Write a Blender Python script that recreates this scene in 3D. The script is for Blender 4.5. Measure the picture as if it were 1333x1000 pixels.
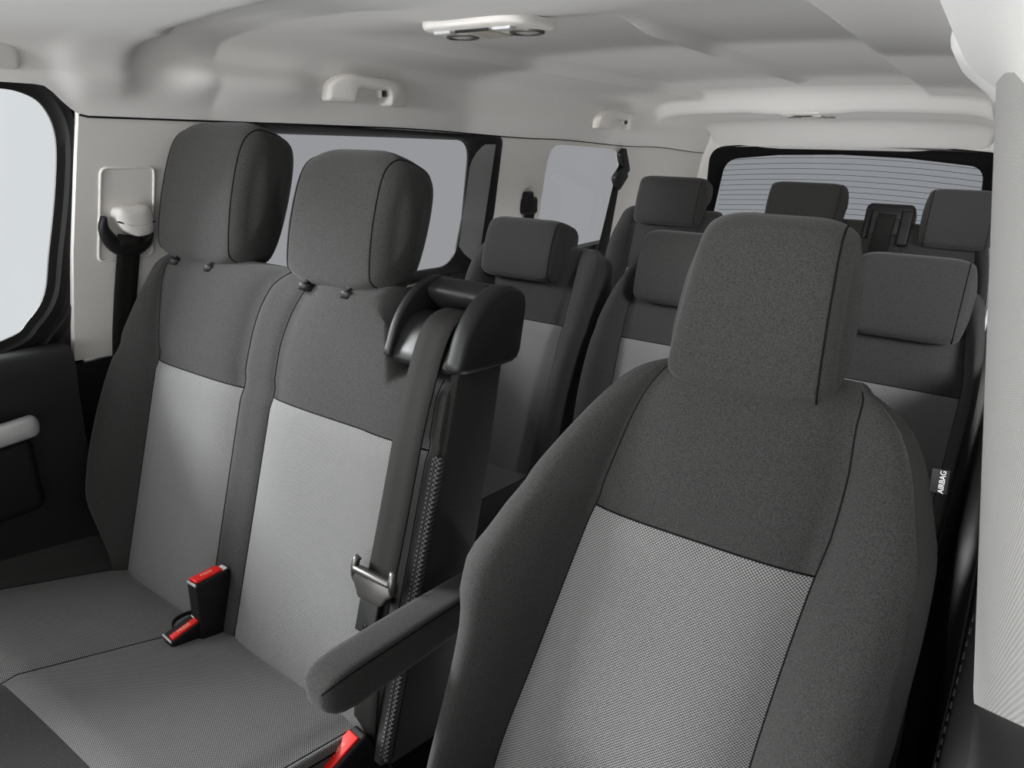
import bpy, bmesh, math
import numpy as np
from mathutils import Vector, Matrix

for o in list(bpy.data.objects):
    bpy.data.objects.remove(o)
sc = bpy.context.scene
COL = sc.collection

# ------------------------------------------------------------------ camera
cam_data = bpy.data.cameras.new('camera')
cam = bpy.data.objects.new('camera', cam_data)
COL.objects.link(cam)
cam_data.sensor_fit = 'HORIZONTAL'
cam_data.sensor_width = 36.0
cam_data.lens = 890.0 / 1333.0 * 36.0
cam_data.clip_start = 0.02
cam_data.clip_end = 200
_R = Matrix(((0.82737, -0.20346, 0.52336), (0.56131, 0.26813, -0.78313), (0.01901, 0.94181, 0.33562)))
_x = Vector((_R[0][0], _R[1][0], _R[2][0])).normalized()
_z = Vector((_R[0][2], _R[1][2], _R[2][2]))
_z = (_z - _x * _z.dot(_x)).normalized()
_y = _z.cross(_x)
cam.matrix_world = Matrix(((_x.x, _y.x, _z.x, 0.671), (_x.y, _y.y, _z.y, 0.234), (_x.z, _y.z, _z.z, 1.275), (0, 0, 0, 1)))
sc.camera = cam

# ------------------------------------------------------------------ exposure
sc.view_settings.view_transform = 'Standard'
sc.view_settings.look = 'None'
sc.view_settings.gamma = 1.0
sc.view_settings.use_curve_mapping = False
sc.view_settings.exposure = 0.0

# ------------------------------------------------------------------ world: bright overcast daylight, brightest ahead of the windscreen
world = bpy.data.worlds.new('daylight')
sc.world = world
world.use_nodes = True
wn, wl = world.node_tree.nodes, world.node_tree.links
wn.clear()
_out = wn.new('ShaderNodeOutputWorld')
_bg = wn.new('ShaderNodeBackground')
_tc = wn.new('ShaderNodeTexCoord')
_dot = wn.new('ShaderNodeVectorMath'); _dot.operation = 'DOT_PRODUCT'
_dot.inputs[1].default_value = Vector((-0.74, -0.62, 0.26)).normalized()
_mr = wn.new('ShaderNodeMapRange')
_mr.interpolation_type = 'SMOOTHSTEP'
_mr.inputs['From Min'].default_value = 0.45
_mr.inputs['From Max'].default_value = 0.95
_mr.inputs['To Min'].default_value = 0.0
_mr.inputs['To Max'].default_value = 3.0
wl.new(_tc.outputs['Generated'], _dot.inputs[0])
wl.new(_dot.outputs['Value'], _mr.inputs['Value'])
_dot2 = wn.new('ShaderNodeVectorMath'); _dot2.operation = 'DOT_PRODUCT'
_dot2.inputs[1].default_value = Vector((-0.78, 0.62, 0.0)).normalized()
_mr2 = wn.new('ShaderNodeMapRange')
_mr2.interpolation_type = 'SMOOTHSTEP'
_mr2.inputs['From Min'].default_value = -0.9
_mr2.inputs['From Max'].default_value = 0.2
_mr2.inputs['To Min'].default_value = 0.22
_mr2.inputs['To Max'].default_value = 0.75
_sum = wn.new('ShaderNodeMath')
wl.new(_tc.outputs['Generated'], _dot2.inputs[0])
wl.new(_dot2.outputs['Value'], _mr2.inputs['Value'])
wl.new(_mr.outputs['Result'], _sum.inputs[0]); wl.new(_mr2.outputs['Result'], _sum.inputs[1])
wl.new(_sum.outputs[0], _bg.inputs['Strength'])
_bg.inputs['Color'].default_value = (0.97, 0.985, 1.0, 1)
wl.new(_bg.outputs[0], _out.inputs[0])

# upward area lights added to brighten the roof; the van has no such lamps
def added_uplight(name, loc, size, power, tilt=0):
    d = bpy.data.lights.new(name, 'AREA'); d.shape = 'RECTANGLE'; d.size, d.size_y = size; d.energy = power
    o = bpy.data.objects.new(name, d); COL.objects.link(o); o.location = loc
    o.rotation_euler = (math.pi - math.radians(tilt), 0, 0)
    return o
def added_area_light(name, loc, aim, size, power, spread=180):  # area light added outside the cabin to raise its brightness
    d = bpy.data.lights.new(name, 'AREA'); d.shape = 'RECTANGLE'; d.size, d.size_y = size; d.energy = power; d.spread = math.radians(spread)
    o = bpy.data.objects.new(name, d); COL.objects.link(o); o.location = loc
    o.rotation_euler = (Vector(aim) - Vector(loc)).to_track_quat('-Z', 'Y').to_euler()
    return o
added_area_light('added_key_left', (-3.5, -.55, 2.55), (0.05, .85, .85), (1.3, .9), 400)  # added key light for the front seats, out of view
added_area_light('added_fill_right', (2.2, .40, 1.75), (-.35, 1.95, .85), (.8, .6), 190)  # added light for the rear rows, out of view
added_area_light('added_beam_front', (.10, -.95, 1.36), (0.0, 3.5, 1.40), (1.4, .25), 5, 38)  # added narrow beam that brightens the rear header
added_uplight('added_dash_bounce', (0.0, -.40, .80), (1.3, .4), 7, 38)  # added uplight in place of bounce from an unmodelled dashboard
added_uplight('added_uplight_first_row', (0.05, 1.32, .30), (1.2, .25), 14)  # this and the next two: added uplights hidden behind the seats
added_uplight('added_uplight_second_row', (0.0, 2.25, .30), (1.3, .4), 8)
added_uplight('added_uplight_third_row', (0.0, 3.45, .30), (1.2, .7), 4)

# ------------------------------------------------------------------ materials
def nodes_of(m):
    m.use_nodes = True
    return m.node_tree.nodes, m.node_tree.links, m.node_tree.nodes['Principled BSDF']

def g(v, warm=0.0):
    return (v * (1 + warm), v, v * (1 - warm * 1.6), 1)

def plain(name, v, rough=0.5, warm=0.0, spec=0.5, metal=0.0, grain=0.0, scale=900, col=None, coat=0.0):
    m = bpy.data.materials.new(name)
    n, l, b = nodes_of(m)
    b.inputs['Base Color'].default_value = col or g(v, warm)
    b.inputs['Roughness'].default_value = rough
    b.inputs['Specular IOR Level'].default_value = spec
    b.inputs['Metallic'].default_value = metal
    if grain:
        tc = n.new('ShaderNodeTexCoord'); nz = n.new('ShaderNodeTexNoise')
        nz.inputs['Scale'].default_value = scale; nz.inputs['Detail'].default_value = 2
        bp = n.new('ShaderNodeBump'); bp.inputs['Strength'].default_value = grain; bp.inputs['Distance'].default_value = 0.001
        l.new(tc.outputs['Object'], nz.inputs['Vector']); l.new(nz.outputs['Fac'], bp.inputs['Height'])
        l.new(bp.outputs[0], b.inputs['Normal'])
    return m

def fabric(name, v, warm=0.02, spread=0.35, scale=650, sheen=0.10, bump=0.3):
    m = bpy.data.materials.new(name)
    n, l, b = nodes_of(m)
    tc = n.new('ShaderNodeTexCoord')
    nz = n.new('ShaderNodeTexNoise'); nz.inputs['Scale'].default_value = scale; nz.inputs['Detail'].default_value = 2.0
    nz.inputs['Roughness'].default_value = 0.7
    l.new(tc.outputs['Object'], nz.inputs['Vector'])
    cr = n.new('ShaderNodeMapRange')
    cr.inputs['From Min'].default_value = 0.3; cr.inputs['From Max'].default_value = 0.7
    l.new(nz.outputs['Fac'], cr.inputs['Value'])
    mx = n.new('ShaderNodeMix'); mx.data_type = 'RGBA'
    mx.inputs['A'].default_value = g(v * (1 - spread), warm); mx.inputs['B'].default_value = g(v * (1 + spread), warm)
    l.new(cr.outputs['Result'], mx.inputs['Factor'])
    l.new(mx.outputs['Result'], b.inputs['Base Color'])
    b.inputs['Roughness'].default_value = 0.95
    b.inputs['Specular IOR Level'].default_value = 0.15
    b.inputs['Sheen Weight'].default_value = sheen
    b.inputs['Sheen Roughness'].default_value = 0.5
    bp = n.new('ShaderNodeBump'); bp.inputs['Strength'].default_value = bump; bp.inputs['Distance'].default_value = 0.001
    l.new(nz.outputs['Fac'], bp.inputs['Height']); l.new(bp.outputs[0], b.inputs['Normal'])
    return m

def weave(name, dark, light, period, axes, warm=0.01):
    m = bpy.data.materials.new(name)
    n, l, b = nodes_of(m)
    tc = n.new('ShaderNodeTexCoord'); sx = n.new('ShaderNodeSeparateXYZ')
    l.new(tc.outputs['Object'], sx.inputs[0])
    def sn(axis, p):
        mu = n.new('ShaderNodeMath'); mu.operation = 'MULTIPLY'; mu.inputs[1].default_value = 2 * math.pi / p
        s = n.new('ShaderNodeMath'); s.operation = 'SINE'
        l.new(sx.outputs[axis], mu.inputs[0]); l.new(mu.outputs[0], s.inputs[0])
        return s
    a, c = sn(axes[0], period), sn(axes[1], period * 0.9)
    pr = n.new('ShaderNodeMath'); pr.operation = 'MULTIPLY'
    l.new(a.outputs[0], pr.inputs[0]); l.new(c.outputs[0], pr.inputs[1])
    mr = n.new('ShaderNodeMapRange'); mr.interpolation_type = 'SMOOTHSTEP'
    mr.inputs['From Min'].default_value = -0.45; mr.inputs['From Max'].default_value = 0.55
    l.new(pr.outputs[0], mr.inputs['Value'])
    mx = n.new('ShaderNodeMix'); mx.data_type = 'RGBA'
    mx.inputs['A'].default_value = g(dark, warm); mx.inputs['B'].default_value = g(light, warm)
    l.new(mr.outputs['Result'], mx.inputs['Factor']); l.new(mx.outputs['Result'], b.inputs['Base Color'])
    b.inputs['Roughness'].default_value = 0.9; b.inputs['Specular IOR Level'].default_value = 0.2
    bp = n.new('ShaderNodeBump'); bp.inputs['Strength'].default_value = 0.5; bp.inputs['Distance'].default_value = 0.001
    l.new(mr.outputs['Result'], bp.inputs['Height']); l.new(bp.outputs[0], b.inputs['Normal'])
    return m

def tinted(name, t, gloss=0.04):
    m = bpy.data.materials.new(name)
    m.use_nodes = True
    n, l = m.node_tree.nodes, m.node_tree.links
    n.clear()
    o = n.new('ShaderNodeOutputMaterial'); tr = n.new('ShaderNodeBsdfTransparent'); gl = n.new('ShaderNodeBsdfGlossy')
    mx = n.new('ShaderNodeMixShader')
    tr.inputs['Color'].default_value = t; gl.inputs['Roughness'].default_value = 0.03
    mx.inputs[0].default_value = gloss
    l.new(tr.outputs[0], mx.inputs[1]); l.new(gl.outputs[0], mx.inputs[2]); l.new(mx.outputs[0], o.inputs[0])
    return m

M = {}
M['fabric'] = fabric('charcoal seat fabric', 0.034, spread=0.45)
M['fabric_side'] = fabric('black seat side fabric', 0.016, spread=0.4, sheen=0.1)
M['weave_back'] = weave('light grey woven fabric', 0.055, 0.285, 0.0038, ('X', 'Z'))
M['weave_cushion'] = weave('light grey woven cushion fabric', 0.055, 0.285, 0.0038, ('X', 'Y'))
M['weave_side'] = weave('light grey woven border fabric', 0.055, 0.285, 0.0038, ('Y', 'Z'))
M['weave_dark'] = weave('dotted dark woven fabric', 0.010, 0.12, 0.0075, ('X', 'Z'))
M['seam'] = plain('black seam', 0.008, 0.9, spec=0.1)
M['headliner'] = fabric('pale headliner felt', 0.84, warm=0.018, spread=0.03, scale=1200, sheen=0.0, bump=0.08)
M['trim_light'] = plain('pale grey moulded trim', 0.78, 0.6, warm=0.03, spec=0.3, grain=0.12)
M['pillar_fabric'] = weave('pale ribbed pillar cloth', 0.38, 0.44, 0.0042, ('Y', 'Z'), warm=0.02)
M['trim_dark'] = plain('black grained trim', 0.012, 0.5, spec=0.4, grain=0.3)
M['black'] = plain('satin black plastic', 0.009, 0.5, spec=0.3)
M['gloss'] = plain('glossy black plastic', 0.010, 0.42, spec=0.35)
M['post'] = plain('grey post highlight', 0.24, 0.42, spec=0.5, grain=0.15)  # lighter grey paints the reflection on the black window post
M['rubber'] = plain('black rubber seal', 0.006, 0.6, spec=0.3)
M['ceramic'] = plain('black glass border', 0.003, 0.5, spec=0.1)
M['webbing'] = plain('dark belt webbing', 0.016, 0.7, warm=0.04, spec=0.12, grain=0.3, scale=500)
M['metal'] = plain('brushed steel', 0.15, 0.38, warm=0.03, metal=0.9)
M['chrome'] = plain('satin silver handle plastic', 0.55, 0.35, metal=0.3)
M['red'] = plain('red push button', 0, 0.35, col=(0.80, 0.012, 0.008, 1))
M['print'] = plain('faded print', 0, 0.6, col=(.85, .42, .30, 1))
M['white'] = plain('white print', 0.8, 0.6)
M['carpet'] = fabric('black carpet', 0.012, spread=0.4, sheen=0.0)
M['lens'] = plain('clear lamp lens', 0.45, 0.15, warm=0.08, spec=0.6)
M['glass_clear'] = tinted('clear side glass', (0.97, 0.985, 0.99, 1), 0.02)
M['glass_tint'] = tinted('grey tinted glass', (0.655, 0.655, 0.668, 1), 0.02)
M['glass_rear'] = tinted('grey tinted rear glass', (0.60, 0.61, 0.625, 1), 0.02)
M['wire'] = plain('heating wire', 0.05, 0.6)

# ------------------------------------------------------------------ helpers
def link_mesh(name, verts, faces, mat, parent=None, smooth=True, angle=None):
    me = bpy.data.meshes.new(name)
    off = Vector(parent_base(parent)) if parent else Vector((0, 0, 0))
    me.from_pydata([tuple(Vector(v) - off) for v in verts], [], [tuple(f) for f in faces])
    bm = bmesh.new(); bm.from_mesh(me)
    bmesh.ops.remove_doubles(bm, verts=bm.verts, dist=1e-6)
    bmesh.ops.recalc_face_normals(bm, faces=bm.faces)
    if smooth:
        for f in bm.faces: f.smooth = True
        if angle:
            for e in bm.edges:
                if len(e.link_faces) == 2 and e.calc_face_angle(0) > math.radians(angle): e.smooth = False
    bm.to_mesh(me); bm.free()
    if isinstance(mat, (list, tuple)):
        for mm in mat: me.materials.append(mm)
    else:
        me.materials.append(mat)
    o = bpy.data.objects.new(name, me)
    COL.objects.link(o)
    if parent: o.parent = parent
    return o

def parent_base(o):
    p = Vector((0, 0, 0))
    while o is not None:
        p = p + o.location
        o = o.parent
    return p

def tag(o, label=None, cat=None, group=None, kind=None):
    if label: o['label'] = label
    if cat: o['category'] = cat
    if group: o['group'] = group
    if kind: o['kind'] = kind
    return o

def thing(name, label, cat, loc, group=None):
    o = bpy.data.objects.new(name, None)
    o.empty_display_size = 0.05
    o.location = loc
    COL.objects.link(o)
    return tag(o, label, cat, group)

def struct(o):
    o['kind'] = 'structure'
    return o

class MB:
    def __init__(s): s.v, s.f = [], []
    def add(s, v, f):
        k = len(s.v); s.v += [tuple(p) for p in v]; s.f += [tuple(i + k for i in q) for q in f]
        return s
    def build(s, name, mat, parent=None, smooth=True, angle=None):
        return link_mesh(name, s.v, s.f, mat, parent, smooth, angle)

def grid_faces(nr, nc, loop_c=False):
    f = []
    for r in range(nr - 1):
        for c in range(nc if loop_c else nc - 1):
            d = (c + 1) % nc
            f.append((r * nc + c, r * nc + d, (r + 1) * nc + d, (r + 1) * nc + c))
    return f

def rbox(center, size, r=0.005, rot=None, n=4, taper=(1, 1)):
    """box with rounded edges: superellipse-like stack; size full extents; taper scales x,y of the top"""
    sx, sy, sz = [a / 2 for a in size]
    r = min(r, sx * .999, sy * .999, sz * .999)
    rows = []
    for i in range(n + 1):
        a = math.pi / 2 * i / n
        rows.append((-sz + r - r * math.cos(a), r - r * math.sin(a)))
    for i in range(n + 1):
        a = math.pi / 2 * i / n
        rows.append((sz - r + r * math.sin(a), r - r * math.cos(a)))
    v = []; nc = 4 * (n + 1)
    for z, ins in rows:
        t = (z + sz) / (2 * sz); kx = 1 + (taper[0] - 1) * t; ky = 1 + (taper[1] - 1) * t
        for q in range(4):
            cx, cy = [(1, 1), (-1, 1), (-1, -1), (1, -1)][q]
            for i in range(n + 1):
                a = math.pi / 2 * (q + i / n)
                rr = max(r - ins, 1e-5)
                x = cx * (sx - r) + rr * math.cos(a); y = cy * (sy - r) + rr * math.sin(a)
                v.append((x * kx, y * ky, z))
    f = grid_faces(len(rows), nc, True)
    f.append(tuple(range(nc))); f.append(tuple(range((len(rows) - 1) * nc, len(rows) * nc)))
    m = rot if rot is not None else Matrix.Identity(3)
    return [tuple(m @ Vector(p) + Vector(center)) for p in v], f

def tube(path, r, n=8, closed=False):
    P = [Vector(p) for p in path]
    v = []; N = len(P)
    prev = None
    for i in range(N):
        t = (P[(i + 1) % N] - P[i - 1]) if closed or 0 < i < N - 1 else (P[1] - P[0] if i == 0 else P[-1] - P[-2])
        t.normalize()
        up = prev if prev is not None else (Vector((0, 0, 1)) if abs(t.z) < .9 else Vector((1, 0, 0)))
        a = t.cross(up).normalized() if prev is None else (up - t * up.dot(t)).normalized()
        if prev is None: pass
        b = t.cross(a)
        prev = a
        for k in range(n):
            an = 2 * math.pi * k / n
            v.append(tuple(P[i] + a * (r * math.cos(an)) + b * (r * math.sin(an))))
    f = grid_faces(N, n, True)
    if closed:
        for k in range(n):
            f.append(((N - 1) * n + k, (N - 1) * n + (k + 1) % n, (k + 1) % n, k))
    else:
        f.append(tuple(range(n))); f.append(tuple((N - 1) * n + k for k in range(n)))
    return v, f

def smooth_path(pts, sub=6, closed=False):
    P = [Vector(p) for p in pts]; N = len(P); out = []
    for i in range(N if closed else N - 1):
        p0 = P[(i - 1) % N] if closed or i > 0 else P[i] * 2 - P[i + 1]
        p1, p2 = P[i], P[(i + 1) % N]
        p3 = P[(i + 2) % N] if closed or i + 2 < N else P[i + 1] * 2 - P[i]
        for k in range(sub):
            t = k / sub
            out.append(0.5 * ((2 * p1) + (p2 - p0) * t + (2 * p0 - 5 * p1 + 4 * p2 - p3) * t * t + (3 * p1 - p0 - 3 * p2 + p3) * t ** 3))
    if not closed: out.append(P[-1])
    return out

def ribbon(path, wdir, w, th=0.0016):
    """belt webbing: a thin strip along path, wdir = list or single width direction"""
    P = [Vector(p) for p in path]; v = []
    for i, p in enumerate(P):
        t = (P[min(i + 1, len(P) - 1)] - P[max(i - 1, 0)]).normalized()
        d = Vector(wdir[i] if isinstance(wdir, list) else wdir); d = (d - t * d.dot(t)).normalized()
        nn = t.cross(d).normalized()
        for a, b in ((-1, -1), (-.94, 1.4), (-.3, .6), (.3, .6), (.94, 1.4), (1, -1)):
            v.append(tuple(p + d * (a * w / 2) + nn * (b * th / 2)))
    f = grid_faces(len(P), 6, True)
    f.append(tuple(range(6))); f.append(tuple((len(P) - 1) * 6 + k for k in range(6)))
    return v, f

def pchip(xs, ys):
    o = np.argsort(xs); x = np.array(xs, float)[o]; y = np.array(ys, float)[o]
    h = np.diff(x); d = np.diff(y) / h
    m = np.zeros(len(x))
    if len(x) == 2: m[:] = d[0]
    else:
        for i in range(1, len(x) - 1):
            if d[i - 1] * d[i] > 0:
                w1 = 2 * h[i] + h[i - 1]; w2 = h[i] + 2 * h[i - 1]
                m[i] = (w1 + w2) / (w1 / d[i - 1] + w2 / d[i])
        m[0] = d[0]; m[-1] = d[-1]
    def fn(q):
        q = min(max(q, x[0]), x[-1])
        i = min(max(int(np.searchsorted(x, q)) - 1, 0), len(x) - 2)
        t = (q - x[i]) / h[i]
        return float((2 * t ** 3 - 3 * t * t + 1) * y[i] + (t ** 3 - 2 * t * t + t) * h[i] * m[i] + (-2 * t ** 3 + 3 * t * t) * y[i + 1] + (t ** 3 - t * t) * h[i] * m[i + 1])
    return fn

def F(*pairs):
    return pchip([p[0] for p in pairs], [p[1] for p in pairs])

def const(v):
    return lambda s: v

def ss(a, b, x):
    t = min(max((x - a) / (b - a), 0), 1)
    return t * t * (3 - 2 * t)

# ------------------------------------------------------------------ the cabin shell
def wx(z):                       # inner face of the side trim: half width at height z (the sides lean in towards the roof)
    return 0.75 - 0.18 * (z - 0.82) if z > 0.82 else 0.75 + 0.02 * min(1, (0.82 - z) / 0.2)

def loop_round(pts, r, n=6):
    """round the corners of a closed 2D polygon"""
    out = []; N = len(pts)
    rs = r if isinstance(r, (list, tuple)) else [r] * N
    for i in range(N):
        p0, p1, p2 = Vector(pts[i - 1]), Vector(pts[i]), Vector(pts[(i + 1) % N])
        a = (p0 - p1); b = (p2 - p1)
        ra = min(rs[i], a.length * .48, b.length * .48)
        A = p1 + a.normalized() * ra; B = p1 + b.normalized() * ra
        for k in range(n + 1):
            t = k / n
            out.append(tuple(A * (1 - t) ** 2 + p1 * 2 * t * (1 - t) + B * t * t))
    return out

def offset_loop(pts, d):
    P = [Vector(p) for p in pts]; N = len(P)
    area = sum(P[i].x * P[(i + 1) % N].y - P[(i + 1) % N].x * P[i].y for i in range(N))
    sg = 1 if area > 0 else -1
    out = []
    for i in range(N):
        t = (P[(i + 1) % N] - P[i - 1])
        if t.length < 1e-9: t = P[(i + 1) % N] - P[i]
        t.normalize()
        out.append(tuple(P[i] + Vector((t.y, -t.x)) * sg * d))
    return out

def side_pt(y, z, off, side=-1):
    return (side * (wx(z) - off), y, z)

def rear_pt(x, z, off=0.0, Y=4.2):
    return (x, Y - off - 0.12 * (z - 1.0) - 0.10 * (x / .7) ** 2, z)

def ring(outer, inner, place, prof):
    """frame between two 2D loops; prof = list of (t between outer and inner, offset)"""
    N = len(outer); v = []
    for t, off in prof:
        for a, b in zip(outer, inner):
            v.append(place(a[0] + (b[0] - a[0]) * t, a[1] + (b[1] - a[1]) * t, off))
    f = grid_faces(len(prof), N, True)
    for k in range(N): f.append(((len(prof) - 1) * N + k, (len(prof) - 1) * N + (k + 1) % N, (k + 1) % N, k))
    return v, f

def pane(loop, place, off, th=0.004):
    N = len(loop)
    v = [place(a, b, off) for a, b in loop] + [place(a, b, off - th) for a, b in loop]
    f = [tuple(range(N)), tuple(range(2 * N - 1, N - 1, -1))] + [(k, (k + 1) % N, N + (k + 1) % N, N + k) for k in range(N)]
    return v, f

def fill_holes(outer, holes, place, step=0.03):
    """triangulated panel with holes, subdivided so that it can follow a curved side"""
    bm = bmesh.new(); edges = []
    for lp in [outer] + holes:
        vs = [bm.verts.new((a, b, 0)) for a, b in lp]
        for i in range(len(vs)): edges.append(bm.edges.new((vs[i], vs[(i + 1) % len(vs)])))
    bmesh.ops.triangle_fill(bm, use_beauty=True, use_dissolve=False, edges=edges, normal=(0, 0, 1))
    for axis in (0, 1):
        lo = min(p[axis] for p in outer); hi = max(p[axis] for p in outer)
        k = int((hi - lo) / 0.08) + 1
        if axis == 0: continue
        for i in range(1, k):
            c = lo + (hi - lo) * i / k
            co = (c, 0, 0) if axis == 0 else (0, c, 0); no = (1, 0, 0) if axis == 0 else (0, 1, 0)
            bmesh.ops.bisect_plane(bm, geom=list(bm.verts) + list(bm.edges) + list(bm.faces), plane_co=co, plane_no=no)
    bm.verts.index_update()
    v = [(p.co.x, p.co.y) for p in bm.verts]; f = [[q.index for q in fc.verts] for fc in bm.faces]
    bm.free()
    return v, f

def thick_panel(name, outer, holes, place, th, mat, parent=None):
    v2, f2 = fill_holes(outer, holes, place)
    N = len(v2)
    v = [place(a, b, 0) for a, b in v2] + [place(a, b, -th) for a, b in v2]
    f = [tuple(q) for q in f2] + [tuple(i + N for i in reversed(q)) for q in f2]
    cnt = {}
    for q in f2:
        for i in range(len(q)):
            e = (q[i], q[(i + 1) % len(q)]); cnt[e] = 1
    for (a, b) in list(cnt):
        if (b, a) not in cnt: f.append((b, a, a + N, b + N))
    return link_mesh(name, v, f, mat, parent, True, 35)

MID = loop_round([(1.262, 1.279), (1.66, 1.276), (2.012, 1.272), (2.028, 1.04), (2.012, .880), (1.262, .905)], [.03, .0001, .06, .0001, .07, .03])
MID_OUT = loop_round([(1.217, 1.302), (1.66, 1.296), (2.152, 1.286), (2.166, 1.04), (2.135, .845), (1.217, .868)], [.01, .0001, .03, .0001, .05, .02])
QTR = loop_round([(2.452, 1.266), (2.99, 1.249), (3.085, 1.19), (3.10, .80), (2.475, .865)], [.08, .06, .06, .05, .04])
FRONT = [(q.x, q.y) for q in smooth_path([(-.35, 1.34, 0), (.2, 1.341, 0), (.6, 1.340, 0), (.74, 1.339, 0), (.792, 1.333, 0), (.821, 1.312, 0), (.834, 1.263, 0), (.823, 1.172, 0), (.801, 1.064, 0), (.785, .99, 0), (.753, .945, 0), (.705, .915, 0), (.5, .885, 0), (.1, .876, 0), (-.35, .87, 0)], 5, True)]
FRONT_OUT = offset_loop(FRONT, .062)

for sgn, nm in ((-1, 'left'), (1, 'right')):
    P = lambda a, b, off, sgn=sgn: side_pt(a, b, off - (.012 if sgn > 0 else 0), sgn)
    # pale side trim from the B pillar to the tailgate, with openings for the fixed windows
    outer = [(.868, 1.33), (1.2, 1.34), (2.16, 1.34), (2.42, 1.33), (3.17, 1.31), (4.23, 1.29), (4.23, .84), (2.45, .84), (1.25, .84), (.90, .845), (.812, .853), (.831, 1.06), (.855, 1.24)]
    struct(thick_panel('wall_' + nm, outer, [offset_loop(MID_OUT, -.004), QTR], P, .014, M['trim_light']))
    # dark lower trim
    v = []; zs = np.linspace(.02, .846, 12)
    ys = [.793, 1.2, 2.2, 3.2, 4.23]
    for z in zs:
        for y in ys: v.append(side_pt(y, z, (.004 if z > .8 else .0) - (.012 if sgn > 0 else 0), sgn))
    for z in zs:
        for y in ys: v.append(side_pt(y, z, -.05, sgn))
    k = len(zs) * len(ys)
    f = grid_faces(len(zs), len(ys)) + [tuple(i + k for i in q) for q in grid_faces(len(zs), len(ys))]
    nz, ny = len(zs), len(ys)
    for r in range(nz - 1):
        for c in (0, ny - 1): f.append((r * ny + c, (r + 1) * ny + c, (r + 1) * ny + c + k, r * ny + c + k))
    for c in range(ny - 1):
        for r in (0, nz - 1): f.append((r * ny + c, r * ny + c + 1, r * ny + c + 1 + k, r * ny + c + k))
    struct(link_mesh('wall_%s.lower' % nm if False else 'baseboard_' + nm, v, f, M['trim_dark'], None, True, 35))

    # windows
    w = struct(link_mesh('window_%d' % (2 if sgn < 0 else 4), *pane(offset_loop(MID, .006), P, -.024), M['glass_tint'], None, False))
    link_mesh('window_frame', *ring(MID_OUT, MID, P, [(0, -.05), (0, .003), (.12, .006), (.45, .002), (.86, -.014), (1, -.023), (1, -.029)]), M['gloss'], w, True, 50)
    w = struct(link_mesh('window_%d' % (3 if sgn < 0 else 5), *pane(offset_loop(QTR, .008), P, -.009), M['glass_tint'], None, False))

    pc = []  # grey strip standing in for the highlight on the black post
    for z in np.linspace(.86, 1.262, 12):
        dy = -.010 * (z - .86) / .4 + .012 * ss(.95, .86, z)
        for y, off in ((2.024, -.020), (2.034, -.014), (2.07, -.001), (2.100, .010), (2.108, .009), (2.112, -.004)):
            pc.append(P(y - dy * 0, z, off))
    link_mesh('post_highlight', pc, grid_faces(12, 6), M['post'], bpy.data.objects['window_2' if sgn < 0 else 'window_4'], True, 50)
    if sgn > 0: continue
    # front door with its window
    d = struct(link_mesh('door_%d' % (1 if sgn < 0 else 2), *(lambda prof, yy: (
        [(sgn * x, y - dy, z) for y in yy for x, z, dy in prof], grid_faces(len(yy), len(prof), True) + [tuple(range(len(prof))), tuple((len(yy) - 1) * len(prof) + i for i in range(len(prof)))]))(
        [(x + (.04 if sgn > 0 else 0), z, q) for x, z, q in [(.80, .893, 0), (.735, .897, 0), (.715, .893, 0), (.705, .882, 0), (.702, .86, 0), (.712, .80, 0), (.722, .70, 0), (.73, .5, 0), (.73, .1, 0), (.80, .1, 0)]],
        [-.4, 0, .3, .5, .65, .74, .782, .792, .796]), M['trim_dark'], None, True, 40))
    w = struct(link_mesh('window_%d' % (1 if sgn < 0 else 4), *pane(offset_loop(FRONT, .006), P, -.0255), M['glass_clear'], None, False))
    link_mesh('window_frame', *ring(FRONT_OUT, FRONT, P, [(0, -.06), (0, -.014), (.25, -.010), (.36, -.020), (.42, -.020), (.50, -.012), (.72, -.012), (.80, -.020), (1, -.024), (1, -.029)]), M['rubber'], w, True, 40)

    link_mesh('sail_panel', *pane([(.45, .84), (.835, .84), (.85, 1.04), (.822, 1.04), (.79, .95), (.74, .905), (.68, .885), (.45, .862)], P, -.0155, .006), M['trim_dark'], d, False)
    if sgn < 0:
        # silver pull handle on the left front door
        hb = MB()
        pth = smooth_path([(-.700, .30, .757), (-.688, .45, .762), (-.684, .60, .767), (-.686, .680, .769), (-.697, .712, .768)], 5)
        for i in range(len(pth) - 1): pass
        v = []; n = 12
        for i, p in enumerate(pth):
            t = i / (len(pth) - 1)
            k = 1.0 if t < .86 else math.sqrt(max(0, 1 - ((t - .86) / .142) ** 2)) * .9 + .1
            for a in range(n):
                an = 2 * math.pi * a / n
                v.append((p.x + .016 * math.copysign(abs(math.cos(an)) ** .7, math.cos(an)) * k, p.y, p.z + .020 * math.copysign(abs(math.sin(an)) ** .7, math.sin(an)) * k))
        f = grid_faces(len(pth), n, True) + [tuple(range(n)), tuple((len(pth) - 1) * n + i for i in range(n))]
        link_mesh('door_handle', v, f, M['chrome'], d)
        pocket = MB().add(*rbox((-.722, .50, .67), (.05, .40, .15), .02))
        link_mesh('handle_recess', pocket.v, pocket.f, M['black'], d)

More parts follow.
